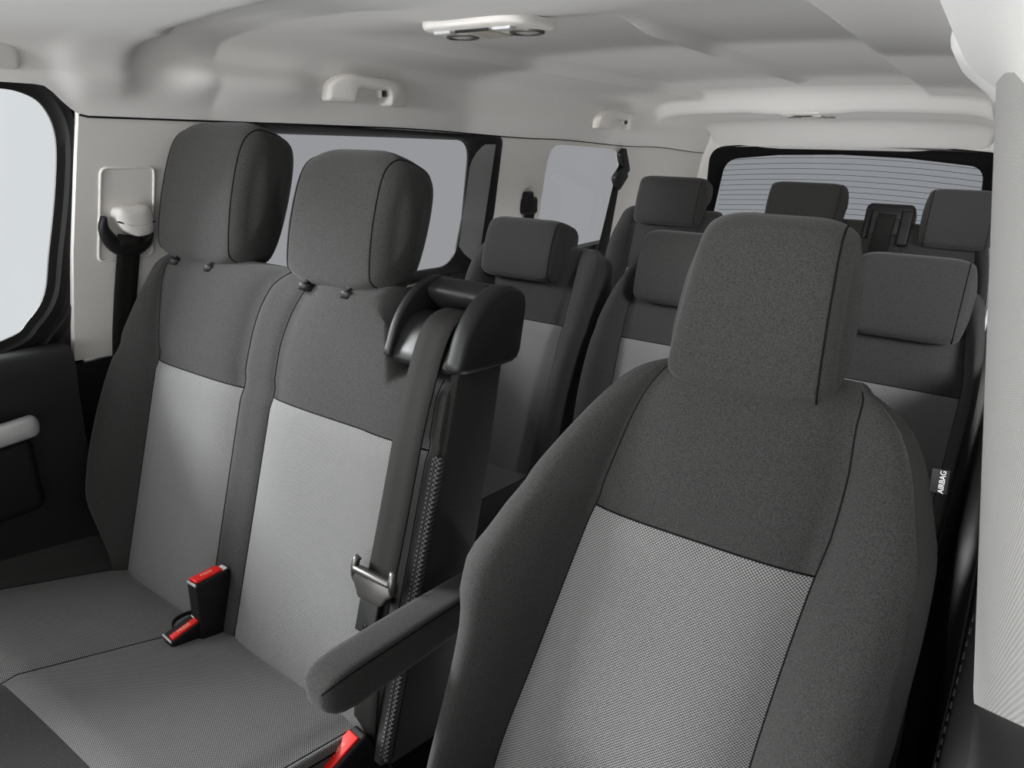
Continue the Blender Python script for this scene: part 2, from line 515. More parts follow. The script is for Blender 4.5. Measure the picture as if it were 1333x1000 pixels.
# pillar cloth on the right B pillar, with its dark foot
def pillar_right():
    sec = ((1.06, -.03), (1.0, -.008), (.93, .000), (.87, .0022), (.83, .001), (.75, -.002), (.65, -.007), (.55, -.013), (.48, -.018), (.36, -.04), (.30, -.06))
    for nm, z0, z1, n, mat, sh in (('trim_1', .80, 1.40, 30, M['pillar_fabric'], 0), ('trim_2', .05, .83, 24, M['trim_dark'], -.005)):
        v = []
        for z in np.linspace(z0, z1, n):
            for y, off in sec:
                foot = .822 + max(0, .85 - y) * .73
                t = (z - z0) / (z1 - z0)
                zz = foot + (1.40 - foot) * t if sh == 0 else .05 + (foot + .004 - .05) * t
                v.append(side_pt(y, zz, off + sh, 1))
        k = len(sec)
        struct(link_mesh(nm, v, grid_faces(n, k), mat, None))
pillar_right()

# headliner
def ceil_sec(y, n_side=9, n_mid=130):
    """points of the headliner's cross-section at depth y, from the left edge to the right edge"""
    front_ = 1 - ss(.80, .875, y)
    rear = ss(3.05, 3.9, y)
    zs0 = 1.300 - .018 * ss(1.6, 2.4, y) - .022 * ss(2.4, 3.2, y) - .03 * ss(3.3, 4.15, y)
    cab = 1 - ss(.925, .975, y)
    bump = ss(.98, 1.1, y) * (1 - ss(1.28, 1.42, y))
    pts = []
    for sd in (-1, 1):
        L = []
        zs = zs0 + (.046 * front_ if sd < 0 else 0)
        zc = 1.405 - .03 * cab
        for i in range(6):
            z = zs + (zc - zs) * i / 5
            L.append((wx(z) - (.022 if sd < 0 else .012) * cab * (ss(1.32, 1.37, z) if sd < 0 else ss(1.305, 1.345, z)) - .026 * bump * ss(1.33, 1.37, z) * (1 - ss(1.385, 1.42, z)) - .012 * ss(zs + .01, zs + .06, z) - .004 + (.014 * (1 - ss(zs, zs + .04, z)) if sd > 0 else 0), z))
        x0 = L[-1][0]
        for (dx, z) in ((.012, zc + .018), (.032, zc + .031), (.065, zc + .040), (.10, zc + .0445), (.14, zc + .047)):
            L.append((x0 - dx, z))
        P3 = [Vector((a, b, 0)) for a, b in L]
        L = [(p.x, p.y) for p in smooth_path(P3, 3)]
        pts.append((sd, L))
    left = [(-a, b) for a, b in pts[0][1]]; right = [(a, b) for a, b in pts[1][1]][::-1]
    xa, za = left[-1]; xb, zb = right[0]
    mid = []
    for i in range(1, n_mid):
        t = i / n_mid; x = xa + (xb - xa) * t
        z = za + .010 * (1 - (2 * t - 1) ** 2)
        ax = abs(x)
        rec = (1 - ss(.395, .425, ax)) * ss(1.16, 1.50, y) * (1 - ss(3.20, 3.30, y))
        z += .030 * rec
        crease = math.exp(-((x - .065) / .013) ** 2) * ss(1.42, 1.62, y) * (1 - ss(2.8, 2.98, y))
        z -= .024 * crease
        pod = (1 - ss(.10, .22, abs(x + .01))) * ss(.98, 1.09, y) * (1 - ss(1.25, 1.5, y))
        z -= .007 * pod
        pod2 = (1 - ss(.12, .24, abs(x + .03))) * ss(3.2, 3.3, y) * (1 - ss(3.6, 3.75, y))
        z -= .008 * pod2
        yc = .835 + .14 * ax + .12 * ss(.4, .7, ax) * ax
        z += - .026 * ((1 - ss(yc, yc + .05, y)) - cab)
        mid.append((x, z))
    sec = left + mid + right
    # the rear header drops to the top of the tailgate window
    out = []
    ztop = 1.500
    for x, z in sec:
        drop = .055 * ss(3.26, 3.32, y) + .012 * ss(3.3, 3.9, y) + .135 * ss(3.86, 4.18, y) ** 1.6
        k = ss(1.33, 1.45, z)
        out.append((x, y, z - drop * k - .0 * k))
    return out

ys = list(np.arange(-.1, .78, .06)) + list(np.arange(.78, 1.46, .014)) + list(np.arange(1.46, 3.0, .05)) + list(np.arange(3.0, 4.19, .02)) + [4.19]
secs = [ceil_sec(y) for y in ys]
nc = len(secs[0])
v = [p for s in secs for p in s]
ceil = struct(link_mesh('ceiling', v, grid_faces(len(secs), nc), M['headliner']))
# dark joint between the headliner and the side trim
for sd in (0, nc - 1):
    pth = [secs[i][sd] for i in range(len(secs)) if ys[i] > (.86 if sd == 0 else 1.1)]
    sgn = -1 if sd == 0 else 1
    struct(link_mesh('trim_%d' % (3 if sd == 0 else 4), *tube([(p[0] + sgn * .001, p[1], p[2] + .000) for p in pth], .0022, 6), M['seam']))

# floor
struct(link_mesh('floor', *rbox((0, 1.9, 0.0), (1.6, 4.7, .04), .01), M['carpet']))

# rear wall (tailgate) with its window
REAR = loop_round([(-.565, 1.200), (-.3, 1.229), (0, 1.238), (.3, 1.229), (.62, 1.200), (.66, .82), (-.62, .82)], [.07, .0001, .0001, .0001, .06, .06, .06])
REAR_OUT = loop_round([(-.640, 1.262), (-.3, 1.292), (0, 1.300), (.3, 1.292), (.68, 1.262), (.70, .76), (-.655, .76)], [.08, .0001, .0001, .0001, .05, .06, .06])
outer = [(-.70, 1.33), (-.3, 1.33), (.3, 1.33), (.70, 1.33), (.76, .84), (.78, .04), (-.78, .04), (-.76, .84)]
struct(thick_panel('wall_back', outer, [offset_loop(REAR_OUT, -.004)], lambda a, b, off: rear_pt(a, b, off + .0), .05, M['trim_light']))
PR = lambda a, b, off: rear_pt(a, b, off)
w = struct(link_mesh('window_6', *pane(offset_loop(REAR, .006), PR, -.021), M['glass_rear'], None, False))
link_mesh('window_frame', *ring(REAR_OUT, REAR, PR, [(0, -.05), (0, .004), (.15, .006), (.85, -.012), (1, -.02), (1, -.026)]), M['ceramic'], w, True, 50)
for i in range(11):
    z0 = 1.222 - i * .0275
    path = []
    for k in range(25):
        x = -.585 + 1.235 * k / 24
        z = z0 - .030 * (x / .6) ** 2 * (1 - .045 * i)
        if z < 1.195 or abs(x) < .52: path.append(rear_pt(x, z, -.0285))
    if len(path) > 3:
        link_mesh('heating_wire', *tube(path, .0011, 5), M['wire'], w)

# ------------------------------------------------------------------ seats
SL = 0.31
_nrm = math.sqrt(1 + SL * SL)
def frame(Y0, Z0):
    S = Vector((0, SL, 1)) / _nrm; N = Vector((0, -1, SL)) / _nrm; O = Vector((0, Y0, Z0))
    return lambda x, n, s: tuple(O + Vector((x, 0, 0)) + N * n + S * s)

def cat2(pts, sub):
    return [(p.x, p.y) for p in smooth_path([Vector((a, b, 0)) for a, b in pts], sub)]

def seat_back(root, T, fr, s_lo, s_top, xl, xr, seams, inserts, nb, thick, r_top=.05, crown=.012, nbr=None, weave_mat=None, back_label=None, upper_seams=True, top_fn=None, side_mat=None, lowcut=0.0):
    """root: thing; seams: list of fn(s)->x; inserts: list of segment indexes that carry the woven panel below s=0"""
    nbr = nbr or nb
    ss_list = list(np.linspace(s_lo, 0, 26)) + list(np.linspace(0, s_top - r_top, 12))[1:]
    rows = [(s, 0.0) for s in ss_list] + [(s_top - r_top + r_top * math.sin(a), a) for a in np.linspace(0, math.pi / 2 * .94, 9)[1:]]
    NB = 4; NS = 14
    verts = []; colinfo = None
    for s, a in rows:
        sb = min(s, s_top - r_top * .2)
        L = xl(sb); R = xr(sb); sx = [q(sb) for q in seams]
        b1, b2 = nb(sb), nbr(sb); wl_, wr_ = sx[0] - L, R - sx[-1]
        wl_ = max(wl_, .006); wr_ = max(wr_, .006)
        lf = cat2([(L + .045, -thick), (L + .012, -thick + .018), (L, -.45 * thick), (L + min(.012, .15 * wl_), .35 * b1), (L + .22 * wl_, .82 * b1), (L + .46 * wl_, b1), (L + .76 * wl_, .62 * b1), (sx[0], -.003)], NB)
        rf = cat2([(R - .045, -thick), (R - .012, -thick + .018), (R, -.45 * thick), (R - min(.012, .15 * wr_), .35 * b2), (R - .22 * wr_, .82 * b2), (R - .46 * wr_, b2), (R - .76 * wr_, .62 * b2), (sx[-1], -.003)], NB)[::-1]
        ln = list(lf); info = [('L', i) for i in range(len(lf))]
        for q in range(len(seams) - 1):
            x0, x1 = sx[q], sx[q + 1]
            c = crown if (x1 - x0) > .12 else crown * .3
            for k in range(1, NS + 1):
                t = k / NS
                if q == len(seams) - 2 and k == NS: break
                e = 1 - abs(2 * t - 1) ** 4
                ln.append((x0 + (x1 - x0) * t, c * e - .003 if k < NS else -.003))
                info.append((q, k))
        ln += rf; info += [('R', i) for i in range(len(rf))]
        # back
        bk = []
        xa, na = ln[-1]; xb, nb_ = ln[0]
        for k in range(1, 8):
            t = k / 8
            bk.append((xa + (xb - xa) * t, -thick - .012 * math.sin(math.pi * t)))
        ln += bk
        cx = (L + R) / 2; nm = -thick * .45
        ca = math.cos(a)
        dip = .004 * math.exp(-(s / .006) ** 2) + (.010 * math.exp(-(s / .018) ** 2) if s > 0 else 0)
        vrow = []
        for x, n in ln:
            n2 = nm + (n - nm) * (ca ** .8)
            x2 = x
            ex = r_top * .5 * (1 - ca)
            x2 = x + (ex if x < cx else -ex) * min(1, abs(x - cx) / (R - cx + 1e-6)) ** 4
            n2 -= dip if n > -thick * .4 else 0
            so = top_fn(x2) * ss(-.02, s_top, s) if top_fn else 0
            vrow.append(fr(x2, n2, s + so))
        verts += vrow
        colinfo = info
        ncol = len(ln)
    nr = len(rows)
    body, woven = [], {i: [] for i in inserts}
    nfront = len(colinfo)
    r0 = 25    # rows below r0 are under the panel line s=0
    for r in range(nr - 1):
        for c in range(ncol):
            d = (c + 1) % ncol
            q = (r * ncol + c, r * ncol + d, (r + 1) * ncol + d, (r + 1) * ncol + c)
            seg = None
            if d < nfront and r < r0:
                # segment index of the column pair
                nL = 7 * NB
                kk = c - nL
                if 0 <= kk < NS * (len(seams) - 1): seg = kk // NS
            if seg in woven: woven[seg].append(q)
            else: body.append(q)
    body.append(tuple(range(ncol)))
    body.append(tuple((nr - 1) * ncol + c for c in range(ncol)))
    B = link_mesh('backrest', verts, body, M['fabric'], root)
    for i in inserts:
        ids = sorted({k for q in woven[i] for k in q}); mp = {k: j for j, k in enumerate(ids)}
        o = link_mesh('insert_panel', [verts[k] for k in ids], [tuple(mp[k] for k in q) for q in woven[i]], weave_mat or M['weave_back'], root)
        o['label'] = 'light grey woven panel'
    # stitched seams
    for q, sf in enumerate(seams):
        col = 7 * NB + q * NS
        path = [Vector(verts[r * ncol + col]) for r in range(0, nr - 3)]
        link_mesh('seam', *tube(path, .0013, 5), M['seam'], B)
    for i in inserts:
        path = [Vector(verts[r0 * ncol + 7 * NB + i * NS + k]) for k in range(NS + 1)]
        link_mesh('seam', *tube(path, .0013, 5), M['seam'], B)
    return B

def headrest(root, fr, x0, x1, prof, taper=1.0, rx=.022, rc=.055, s0=None, posts=True, seam_in=.018, corner=1.0, seams=(True, True), mat=None, post_s=None, post_n=-.045):
    """padded block: side profile prof (n,s) swept across x with soft ends"""
    P = [(p.x, p.y) for p in smooth_path([Vector((a, b, 0)) for a, b in prof], 6, True)]
    cn = sum(p[0] for p in P) / len(P); cs = sum(p[1] for p in P) / len(P)
    smin = min(p[1] for p in P); smax = max(p[1] for p in P); hs = (smax - smin) / 2; hn = (max(p[0] for p in P) - min(p[0] for p in P)) / 2
    cs = (smin + smax) / 2
    w = (x1 - x0) / 2; cx = (x0 + x1) / 2
    xs = []
    for k in range(11): xs.append(-w + rc * (1 - math.cos(math.pi / 2 * k / 10)))
    xs += list(np.linspace(-w + rc, w - rc, 12))[1:-1]
    for k in range(11): xs.append(w - rc * (1 - math.cos(math.pi / 2 * (10 - k) / 10)))
    def sc_(x):
        e = max(0, (abs(x) - (w - rc)) / rc); e2 = max(0, (abs(x) - (w - rx)) / rx)
        fs = 1 - corner * (rc * .62 / hs) * (1 - math.sqrt(max(0, 1 - e * e)))
        fn = 1 - (min(rx, hn * .9) / hn) * (1 - math.sqrt(max(0, 1 - e2 * e2)))
        return fs, fn
    def pt(x, n, s):
        k = 1 - (1 - taper) * (s - smin) / (smax - smin)
        return fr(cx + x * k, n, s)
    v = []
    for x in xs:
        fs, fn = sc_(x)
        for n, s in P: v.append(pt(x, cn + (n - cn) * fn, cs + (s - cs) * fs))
    nP = len(P)
    # close the ends with shrinking rings (a domed side panel)
    f = grid_faces(len(xs), nP, True)
    for end, sgn in ((0, -1), (len(xs) - 1, 1)):
        base = end * nP; prev = base
        ringv = [v[base + i] for i in range(nP)]
        c = Vector((0, 0, 0))
        for p in ringv: c += Vector(p)
        c /= nP
        for k, (sh, bulge) in enumerate(((.8, .004), (.5, .008), (.2, .010))):
            st = len(v)
            for p in ringv: v.append(tuple(c + (Vector(p) - c) * sh + Vector((sgn * bulge, 0, 0))))
            for i in range(nP): f.append((prev + i, prev + (i + 1) % nP, st + (i + 1) % nP, st + i))
            prev = st
        f.append(tuple(prev + i for i in range(nP)))
    H = link_mesh('headrest', v, f, mat or M['fabric'], root)
    for sgn, want in ((-1, seams[0]), (1, seams[1])):
        if not want: continue
        x = sgn * (w - seam_in); fs, fn = sc_(x)
        path = [pt(x, cn + (n - cn) * fn, cs + (s - cs) * fs) for n, s in P]
        link_mesh('seam', *tube(path, .0013, 5, True), M['seam'], H)
    if posts:
        ps = post_s if post_s is not None else smin
        for sgn in (-1, 1):
            a = fr(cx + sgn * w * .42, post_n, smin + .03); b = fr(cx + sgn * w * .42, post_n, ps)
            link_mesh('headrest_post', *tube([a, b], .006, 10), M['black'], H)
            m = MB().add(*tube([fr(cx + sgn * w * .42, post_n, ps - .005), fr(cx + sgn * w * .42, post_n, ps + .004), fr(cx + sgn * w * .42, post_n, ps + .007)], .013, 14))
            link_mesh('post_collar', m.v, m.f, M['black'], H)
    return H

def front_headrest_prof(s0, s1, n0=.012, d=.105):
    h = s1 - s0
    return [(n0 - .012, s0), (n0, s0 + .12 * h), (n0 + .006, s0 + .45 * h), (n0 + .001, s0 + .80 * h), (n0 - .018, s0 + .955 * h), (n0 - .05, s1), (n0 - d + .015, s0 + .97 * h), (n0 - d, s0 + .80 * h), (n0 - d + .004, s0 + .4 * h), (n0 - d + .022, s0 + .08 * h), (n0 - .055, s0 - .004)]

def rear_headrest_prof(s0, s1, n0=.055):
    h = s1 - s0
    return [(n0 - .012, s0), (n0, s0 + .10 * h), (n0 + .004, s0 + .5 * h), (n0 - .004, s0 + .86 * h), (n0 - .03, s0 + .985 * h), (n0 - .08, s1), (n0 - .122, s0 + .97 * h), (n0 - .138, s0 + .82 * h), (n0 - .128, s0 + .62 * h), (n0 - .09, s0 + .48 * h), (n0 - .055, s0 + .22 * h), (n0 - .036, s0 + .0 * h)]

def cushion(root, x0, x1, y_back, y_front, zfn, inserts, mat_w, split_y, edge_r=.05, side_weave=False, seam_div=True, zb=.28, xsk=0.0):
    """seat cushion as one padded block; inserts = list of (xa, xb) woven strips between y_back and split_y"""
    cuts = sorted({x0, x1} | {q for a, b in inserts for q in (a, b)})
    xs = []
    for a, b in zip(cuts[:-1], cuts[1:]):
        n = max(4, int((b - a) / .02)); xs += list(np.linspace(a, b, n, endpoint=False))
    xs.append(x1)
    yl = list(np.linspace(y_back, split_y, 16)) + list(np.linspace(split_y, y_front, 14))[1:]
    v = []; nx = len(xs)
    for y in yl:
        for x in xs:
            sk = xsk * (y_back - y) * (1 - .85 * ss(-.33, .06, x))
            z = zfn(x, y)
            e = min(x - x0, x1 - x)
            z -= edge_r * .8 * (1 - math.sqrt(max(0, 1 - (1 - min(1, e / edge_r)) ** 2)))
            ef = y - y_front
            z -= .10 * (1 - math.sqrt(max(0, 1 - (1 - min(1, ef / .10)) ** 2)))
            for a, b in inserts:
                for q in (a, b):
                    z -= .004 * math.exp(-((x - q) / .006) ** 2)
            z -= .004 * math.exp(-((y - split_y) / .008) ** 2)
            v.append((x + sk, y, z))
    top = grid_faces(len(yl), nx)
    wv = []; bd = []
    for i, q in enumerate(top):
        r, c = divmod(i, nx - 1)
        xm = (xs[c] + xs[c + 1]) / 2
        if r < 15 and any(a < xm < b for a, b in inserts): wv.append(q)
        else: bd.append(q)
    k = len(v)
    # skirt
    loop = [c for c in range(nx)] + [r * nx + nx - 1 for r in range(1, len(yl))] + [(len(yl) - 1) * nx + c for c in range(nx - 2, -1, -1)] + [r * nx for r in range(len(yl) - 2, 0, -1)]
    for i in loop: v.append((v[i][0], v[i][1], zb))
    n = len(loop)
    sk_w = []
    for i in range(n):
        j = (i + 1) % n
        q = (loop[i], loop[j], k + j, k + i)
        if side_weave and nx <= i + 1 < nx + 16: sk_w.append(q)
        else: bd.append(q)
    bd.append(tuple(k + i for i in range(n)))
    B = link_mesh('seat_cushion', v, bd, M['fabric'], root)
    def sub(fs, name, mat):
        ids = sorted({a for q in fs for a in q}); mp = {a: j for j, a in enumerate(ids)}
        return link_mesh(name, [v[a] for a in ids], [tuple(mp[a] for a in q) for q in fs], mat, root)
    if wv:
        o = sub(wv, 'cushion_panel', mat_w); o['label'] = 'light grey woven panel'
    if sk_w:
        o = sub(sk_w, 'cushion_border', M['weave_side']); o['label'] = 'light grey woven side border'
    for q in sorted({q for ab in inserts for q in ab}):
        c = min(range(nx), key=lambda i: abs(xs[i] - q))
        link_mesh('seam', *tube([Vector(v[r * nx + c]) for r in range(16)], .0014, 5), M['seam'], B)
    return B

# ---------------- front passenger bench
fr1 = frame(.90, .86)
bench = thing('front_passenger_bench', 'two-seat front bench with paired light grey woven panels and two tall headrests', 'seat', (-.33, .70, .02))
bx_l = F((.205, -.635), (.17, -.655), (.12, -.682), (.04, -.715), (-.07, -.744), (-.2, -.752), (-.29, -.738), (-.36, -.690), (-.42, -.645), (-.5, -.635))
il = F((.21, -.618), (.15, -.63), (.1, -.625), (0, -.61), (-.5, -.61))
s1 = F((.21, -.285), (.18, -.308), (.14, -.328), (.09, -.338), (0, -.342), (-.5, -.338))
s2 = F((.21, -.205), (.18, -.228), (.14, -.248), (.08, -.262), (0, -.263), (-.5, -.262))
seat_back(bench, None, fr1, -.47, .222, bx_l, const(.108), [il, s1, s2, const(.082)], [0, 2],
          F((.2, .004), (.1, .022), (0, .036), (-.15, .052), (-.28, .056), (-.38, .03), (-.45, .01)), .135, r_top=.045, crown=.014, nbr=const(.002), top_fn=lambda x: -.115 * ss(-.035, -.008, x))
headrest(bench, fr1, -.664, -.398, front_headrest_prof(.203, .466, .012, .115), taper=.93, rc=.075, rx=.03, seam_in=.022, post_s=.192, post_n=.000)
headrest(bench, fr1, -.284, -.052, front_headrest_prof(.202, .424, .012, .115), taper=.94, rc=.075, rx=.03, seam_in=.022, post_s=.192, post_n=.000)
def zc(x, y):
    return .447 + .26 * (.78 - y) * (1 if y > .5 else 0) + (0 if y > .5 else .0728 + .0 * (.5 - y)) + .035 * ss(-.66, -.73, x) + .008 * math.sin(math.pi * min(1, max(0, (x + .64) / .3))) * ss(.8, .7, y) * (1 if x < -.34 else 0) + .008 * (math.sin(math.pi * min(1, max(0, (x + .34) / .38))) if x > -.34 else 0)
cushion(bench, -.765, .060, .80, .10, zc, [(-.625, -.335), (-.335, .046), (.046, .060)], M['weave_cushion'], .480, side_weave=True, edge_r=.016, zb=.20, xsk=-.16)
link_mesh('seat_base', *rbox((-.34, .50, .11), (.74, .60, .18), .02), M['black'], bench)

# belt tower on the corner of the bench
tower_prof_out = [(.018, .116), (.023, .140), (.016, .178), (-.006, .216), (-.035, .240), (-.065, .250), (-.100, .246), (-.113, .226), (-.117, .19), (-.115, .148), (-.06, .130)]
def extrude_prof(prof, xa, xb, r=.004, smooth_n=3):
    P = [(p.x, p.y) for p in smooth_path([Vector((a, b, 0)) for a, b in prof], smooth_n, True)]
    cn = sum(p[0] for p in P) / len(P); cs = sum(p[1] for p in P) / len(P)
    v = []; n = len(P)
    P2 = offset_loop(P, -r)
    for x, Q in ((xa, P2), (xa + r * .3, offset_loop(P, -r * .3)), (xa + r, P), (xb - r, P), (xb - r * .3, offset_loop(P, -r * .3)), (xb, P2)):
        for a, b in Q: v.append(fr1(x, a, b))
    f = grid_faces(6, n, True) + [tuple(range(n)), tuple(5 * n + i for i in range(n))]
    return v, f
tw = link_mesh('belt_tower', *extrude_prof(tower_prof_out, .104, .134, .008), M['black'], bench, True, 60)
tw['label'] = 'black plastic belt guide tower'
v, f = extrude_prof([(a - .004, b) for a, b in tower_prof_out], -.012, .002, .004)
link_mesh('tower_cheek', v, f, M['black'], tw, True, 60)
inner = [(.008, .112), (.007, .145), (-.004, .172), (-.024, .188), (-.05, .195), (-.10, .195), (-.112, .18), (-.113, .15), (-.06, .125)]
v, f = extrude_prof(inner, .001, .106, .001)
link_mesh('belt_well', v, f, M['gloss'], tw, True, 60)
top = [(-.036, .224), (-.050, .240), (-.068, .248), (-.099, .244), (-.111, .224), (-.112, .200), (-.085, .198), (-.055, .208)]
v, f = extrude_prof(top, .000, .106, .003)
link_mesh('belt_guide', v, f, M['black'], tw, True, 60)
# black side cover of the bench back with its dotted border
sv = MB()
prof = [(-.012, -.47), (-.008, -.2), (-.006, 0), (-.004, .13), (-.105, .15), (-.120, 0), (-.128, -.2), (-.13, -.47)]
sv.add(*extrude_prof(prof, .098, .112, .003, 1))
link_mesh('side_cover', sv.v, sv.f, M['fabric_side'], bench, True, 60)
sv = MB()
sv.add(*extrude_prof([(.003, -.46), (.003, -.2), (.003, -.005), (-.010, -.005), (-.010, -.2), (-.010, -.46)], .096, .1122, .003, 1))
o = link_mesh('dotted_border', sv.v, sv.f, M['weave_dark'], bench, True, 60); o['label'] = 'dark dotted woven border'

# belt on the bench, its tongue and stop button
belt = thing('lap_and_shoulder_belt', 'dark belt webbing pulled from the bench corner tower down over the right woven panel', 'seat belt', fr1(.062, .02, -.2))
pth = smooth_path([(.072, -.070, .202), (.072, -.045, .203), (.072, -.020, .197), (.071, .004, .180), (.069, .015, .150), (.066, .019, .10), (.063, .022, .02), (.060, .020, -.10), (.058, .020, -.212), (.058, .014, -.222), (.060, .008, -.215)], 6)
link_mesh('webbing', *ribbon([fr1(*p) for p in pth], (1, 0, 0), .054), M['webbing'], belt)
pth2 = smooth_path([(.060, .022, -.206), (.060, .020, -.26), (.062, .014, -.36), (.062, .0, -.45)], 6)
link_mesh('webbing', *ribbon([fr1(*p) for p in pth2], (1, 0, 0), .046), M['webbing'], belt)
ton = MB()
P2 = loop_round([(-.042, .008), (.042, .008), (.042, -.010), (.030, -.020), (.022, -.034), (-.022, -.034), (-.030, -.020), (-.042, -.010)], .005, 3)
n = len(P2)
v = []
for k, (sc_, dn) in enumerate(((.92, .036), (1, .034), (1, .026), (.94, .024))):
    for a, b in P2: v.append(fr1(.054 + a * sc_, dn, -.196 + b * sc_))
ton.add(v, grid_faces(4, n, True) + [tuple(range(n)), tuple(3 * n + i for i in range(n))])
tg = link_mesh('tongue', ton.v, ton.f, M['metal'], belt, True, 40); tg['label'] = 'grey metal tongue'
for sx in (-1, 1):
    link_mesh('tongue_ear', *tube([fr1(.054 + sx * .037, .030, -.205), fr1(.054 + sx * .037, .034, -.190), fr1(.054 + sx * .036, .034, -.178), fr1(.054 + sx * .034, .032, -.174)], .006, 8), M['metal'], tg)
link_mesh('tongue_bar', *tube([fr1(.018, .034, -.190), fr1(.022, .036, -.191), fr1(.086, .036, -.191), fr1(.090, .034, -.190)], .0055, 8), M['metal'], tg)
link_mesh('tongue_blade', *rbox(fr1(.055, .029, -.250), (.038, .056, .010), .003, Matrix.Rotation(math.atan(1 / SL), 3, 'X')), M['black'], tg)
link_mesh('stop_button', *tube([fr1(.056, .026, -.268), fr1(.056, .034, -.268)], .006, 12), M['black'], belt)

# ---------------- buckles
def text_part(name, body, size, mat, parent, mw):
    cu = bpy.data.curves.new(name, 'FONT'); cu.body = body; cu.size = size; cu.align_x = 'CENTER'; cu.align_y = 'CENTER'; cu.extrude = .0003
    me0 = bpy.data.objects.new(name + '_tmp', cu); COL.objects.link(me0)
    dg = bpy.context.evaluated_depsgraph_get()
    me = bpy.data.meshes.new_from_object(me0.evaluated_get(dg))
    bpy.data.objects.remove(me0)
    me.name = name
    me.transform(Matrix.Translation(-Vector(parent_base(parent))) @ mw)
    me.materials.clear(); me.materials.append(mat)
    o = bpy.data.objects.new(name, me); COL.objects.link(o); o.parent = parent
    return o

def buckle(label, base, top, long_dir, L=.052, W=.024, H=.09, group=None, stem=True, red_w=.78, button_side=-.1, txt=True, plate=True):
    """belt buckle: housing with a red push button in its upper face. base/top: axis ends (top = centre of the upper face)"""
    base, top = Vector(base), Vector(top)
    up = (top - base).normalized(); ld = Vector(long_dir); ld = (ld - up * ld.dot(up)).normalized(); wd = ld.cross(up)
    R = Matrix((wd, ld, up)).transposed()
    root = thing('belt_buckle', label, 'buckle', base, group)
    hc = top - up * (H / 2)
    hb = MB()
    hb.add(*rbox(hc, (W, L, H), .005, R, 4, (1.0, 1.0)))
    link_mesh('housing', hb.v, hb.f, M['black'], root, True, 50)
    rim = MB()
    rim.add(*rbox(top - up * .001 - ld * (L * .47), (W * .92, .003, .005), .001, R, 2))
    o = link_mesh('rim', rim.v, rim.f, M['chrome'], root, True, 50); o['label'] = 'pale rim'
    if plate: link_mesh('latch_plate', *rbox(top + up * .0004 + ld * (L * .40), (W * .62, .010, .003), .001, R, 2), M['white'], root, True, 50)
    bt = link_mesh('release_button', *rbox(top + up * .0008 - ld * .002 + wd * button_side * W, (W * red_w, L * .76, .006), .002, R, 3), M['red'], root, True, 50)
    bt['label'] = 'red push button'
    if txt:
        mw = Matrix.Translation(top + up * .0041 - ld * .002 + wd * button_side * W) @ Matrix((ld, -wd, up)).transposed().to_4x4()
        text_part('lettering', 'PRESS', .0085, M['print'], bt, mw)
    st = MB().add(*rbox((base + hc - up * H / 2) / 2, (W * .7, L * .62, (hc - up * H / 2 - base).length + .02), .004, R, 3))
    link_mesh('stem', st.v, st.f, M['black'], root, True, 50)
    return root

buckle('tall black buckle with red button standing upright between the two bench seats', (-.300, .765, .40), (-.303, .770, .566), (0, 1, -.12), L=.066, W=.026, H=.115)
buckle('short black buckle tipped forward on the bench cushion in front of the taller buckle', (-.318, .735, .405), (-.306, .715, .494), (.05, 1, .1), L=.062, W=.028, H=.06, button_side=.22, red_w=.42)
buckle('black buckle with red button low beside the right edge of the bench cushion', (.084, .772, .32), (.062, .724, .446), (.14, .9, .28), L=.075, plate=False, W=.032, H=.10, button_side=-.05, red_w=.8)
sl_ = thing('strap_loop', 'thin black strap loop lying on the bench cushion behind the short buckle', 'strap', (-.335, .74, .46))
pth = smooth_path([(-.318, .778, .476), (-.337, .752, .486), (-.347, .728, .484), (-.344, .716, .475), (-.332, .722, .470), (-.318, .742, .470), (-.309, .762, .466)], 5)
link_mesh('strap', *ribbon(pth, (.25, -.1, 1), .009, .0016), M['webbing'], sl_)

# ---------------- driver seat
driver = thing('front_single_seat', 'single front seat with a folded-down armrest, nearest seat with the airbag tag', 'seat', (.46, .70, .02))
dl = F((.20, .405), (.18, .368), (.15, .340), (.11, .310), (.04, .266), (-.05, .222), (-.105, .196), (-.135, .196), (-.17, .208), (-.22, .212), (-.34, .214), (-.5, .215))
dr = F((.20, .614), (.185, .634), (.165, .654), (.13, .674), (.09, .688), (.03, .703), (-.05, .706), (-.15, .705), (-.3, .695), (-.5, .68))
dil = F((.21, .408), (.18, .397), (.14, .379), (.07, .362), (0, .348), (-.2, .312), (-.38, .282), (-.5, .275))
dir_ = F((.21, .612), (.16, .607), (.11, .610), (.05, .608), (0, .601), (-.22, .582), (-.5, .57))
seat_back(driver, None, fr1, -.50, .205, dl, dr, [dil, dir_], [0],
          F((.2, .004), (.14, .022), (.05, .050), (-.08, .080), (-.14, .082), (-.2, .082), (-.4, .09), (-.5, .08)), .13, r_top=.05, crown=.016, nbr=F((.2, .004), (.1, .02), (-.08, .034), (-.5, .04)))
headrest(driver, fr1, .400, .582, front_headrest_prof(.168, .368, .02, .088), taper=.85, rc=.05, rx=.028, seam_in=.014, post_s=.21, seams=(False, True), corner=.7)
def zd(x, y):
    return .447 + .2 * (.78 - y) * (1 if y > .4 else 0) + (.076 if y <= .4 else 0) + .05 * (ss(.33, .25, x) + ss(.59, .66, x))
cushion(driver, .225, .695, .80, .22, zd, [(.32, .59)], M['weave_cushion'], .40, zb=.26)
link_mesh('seat_base', *rbox((.46, .52, .14), (.40, .52, .24), .02), M['black'], driver)
link_mesh('side_shield', *rbox((.222, .70, .33), (.03, .42, .16), .012), M['black'], driver)
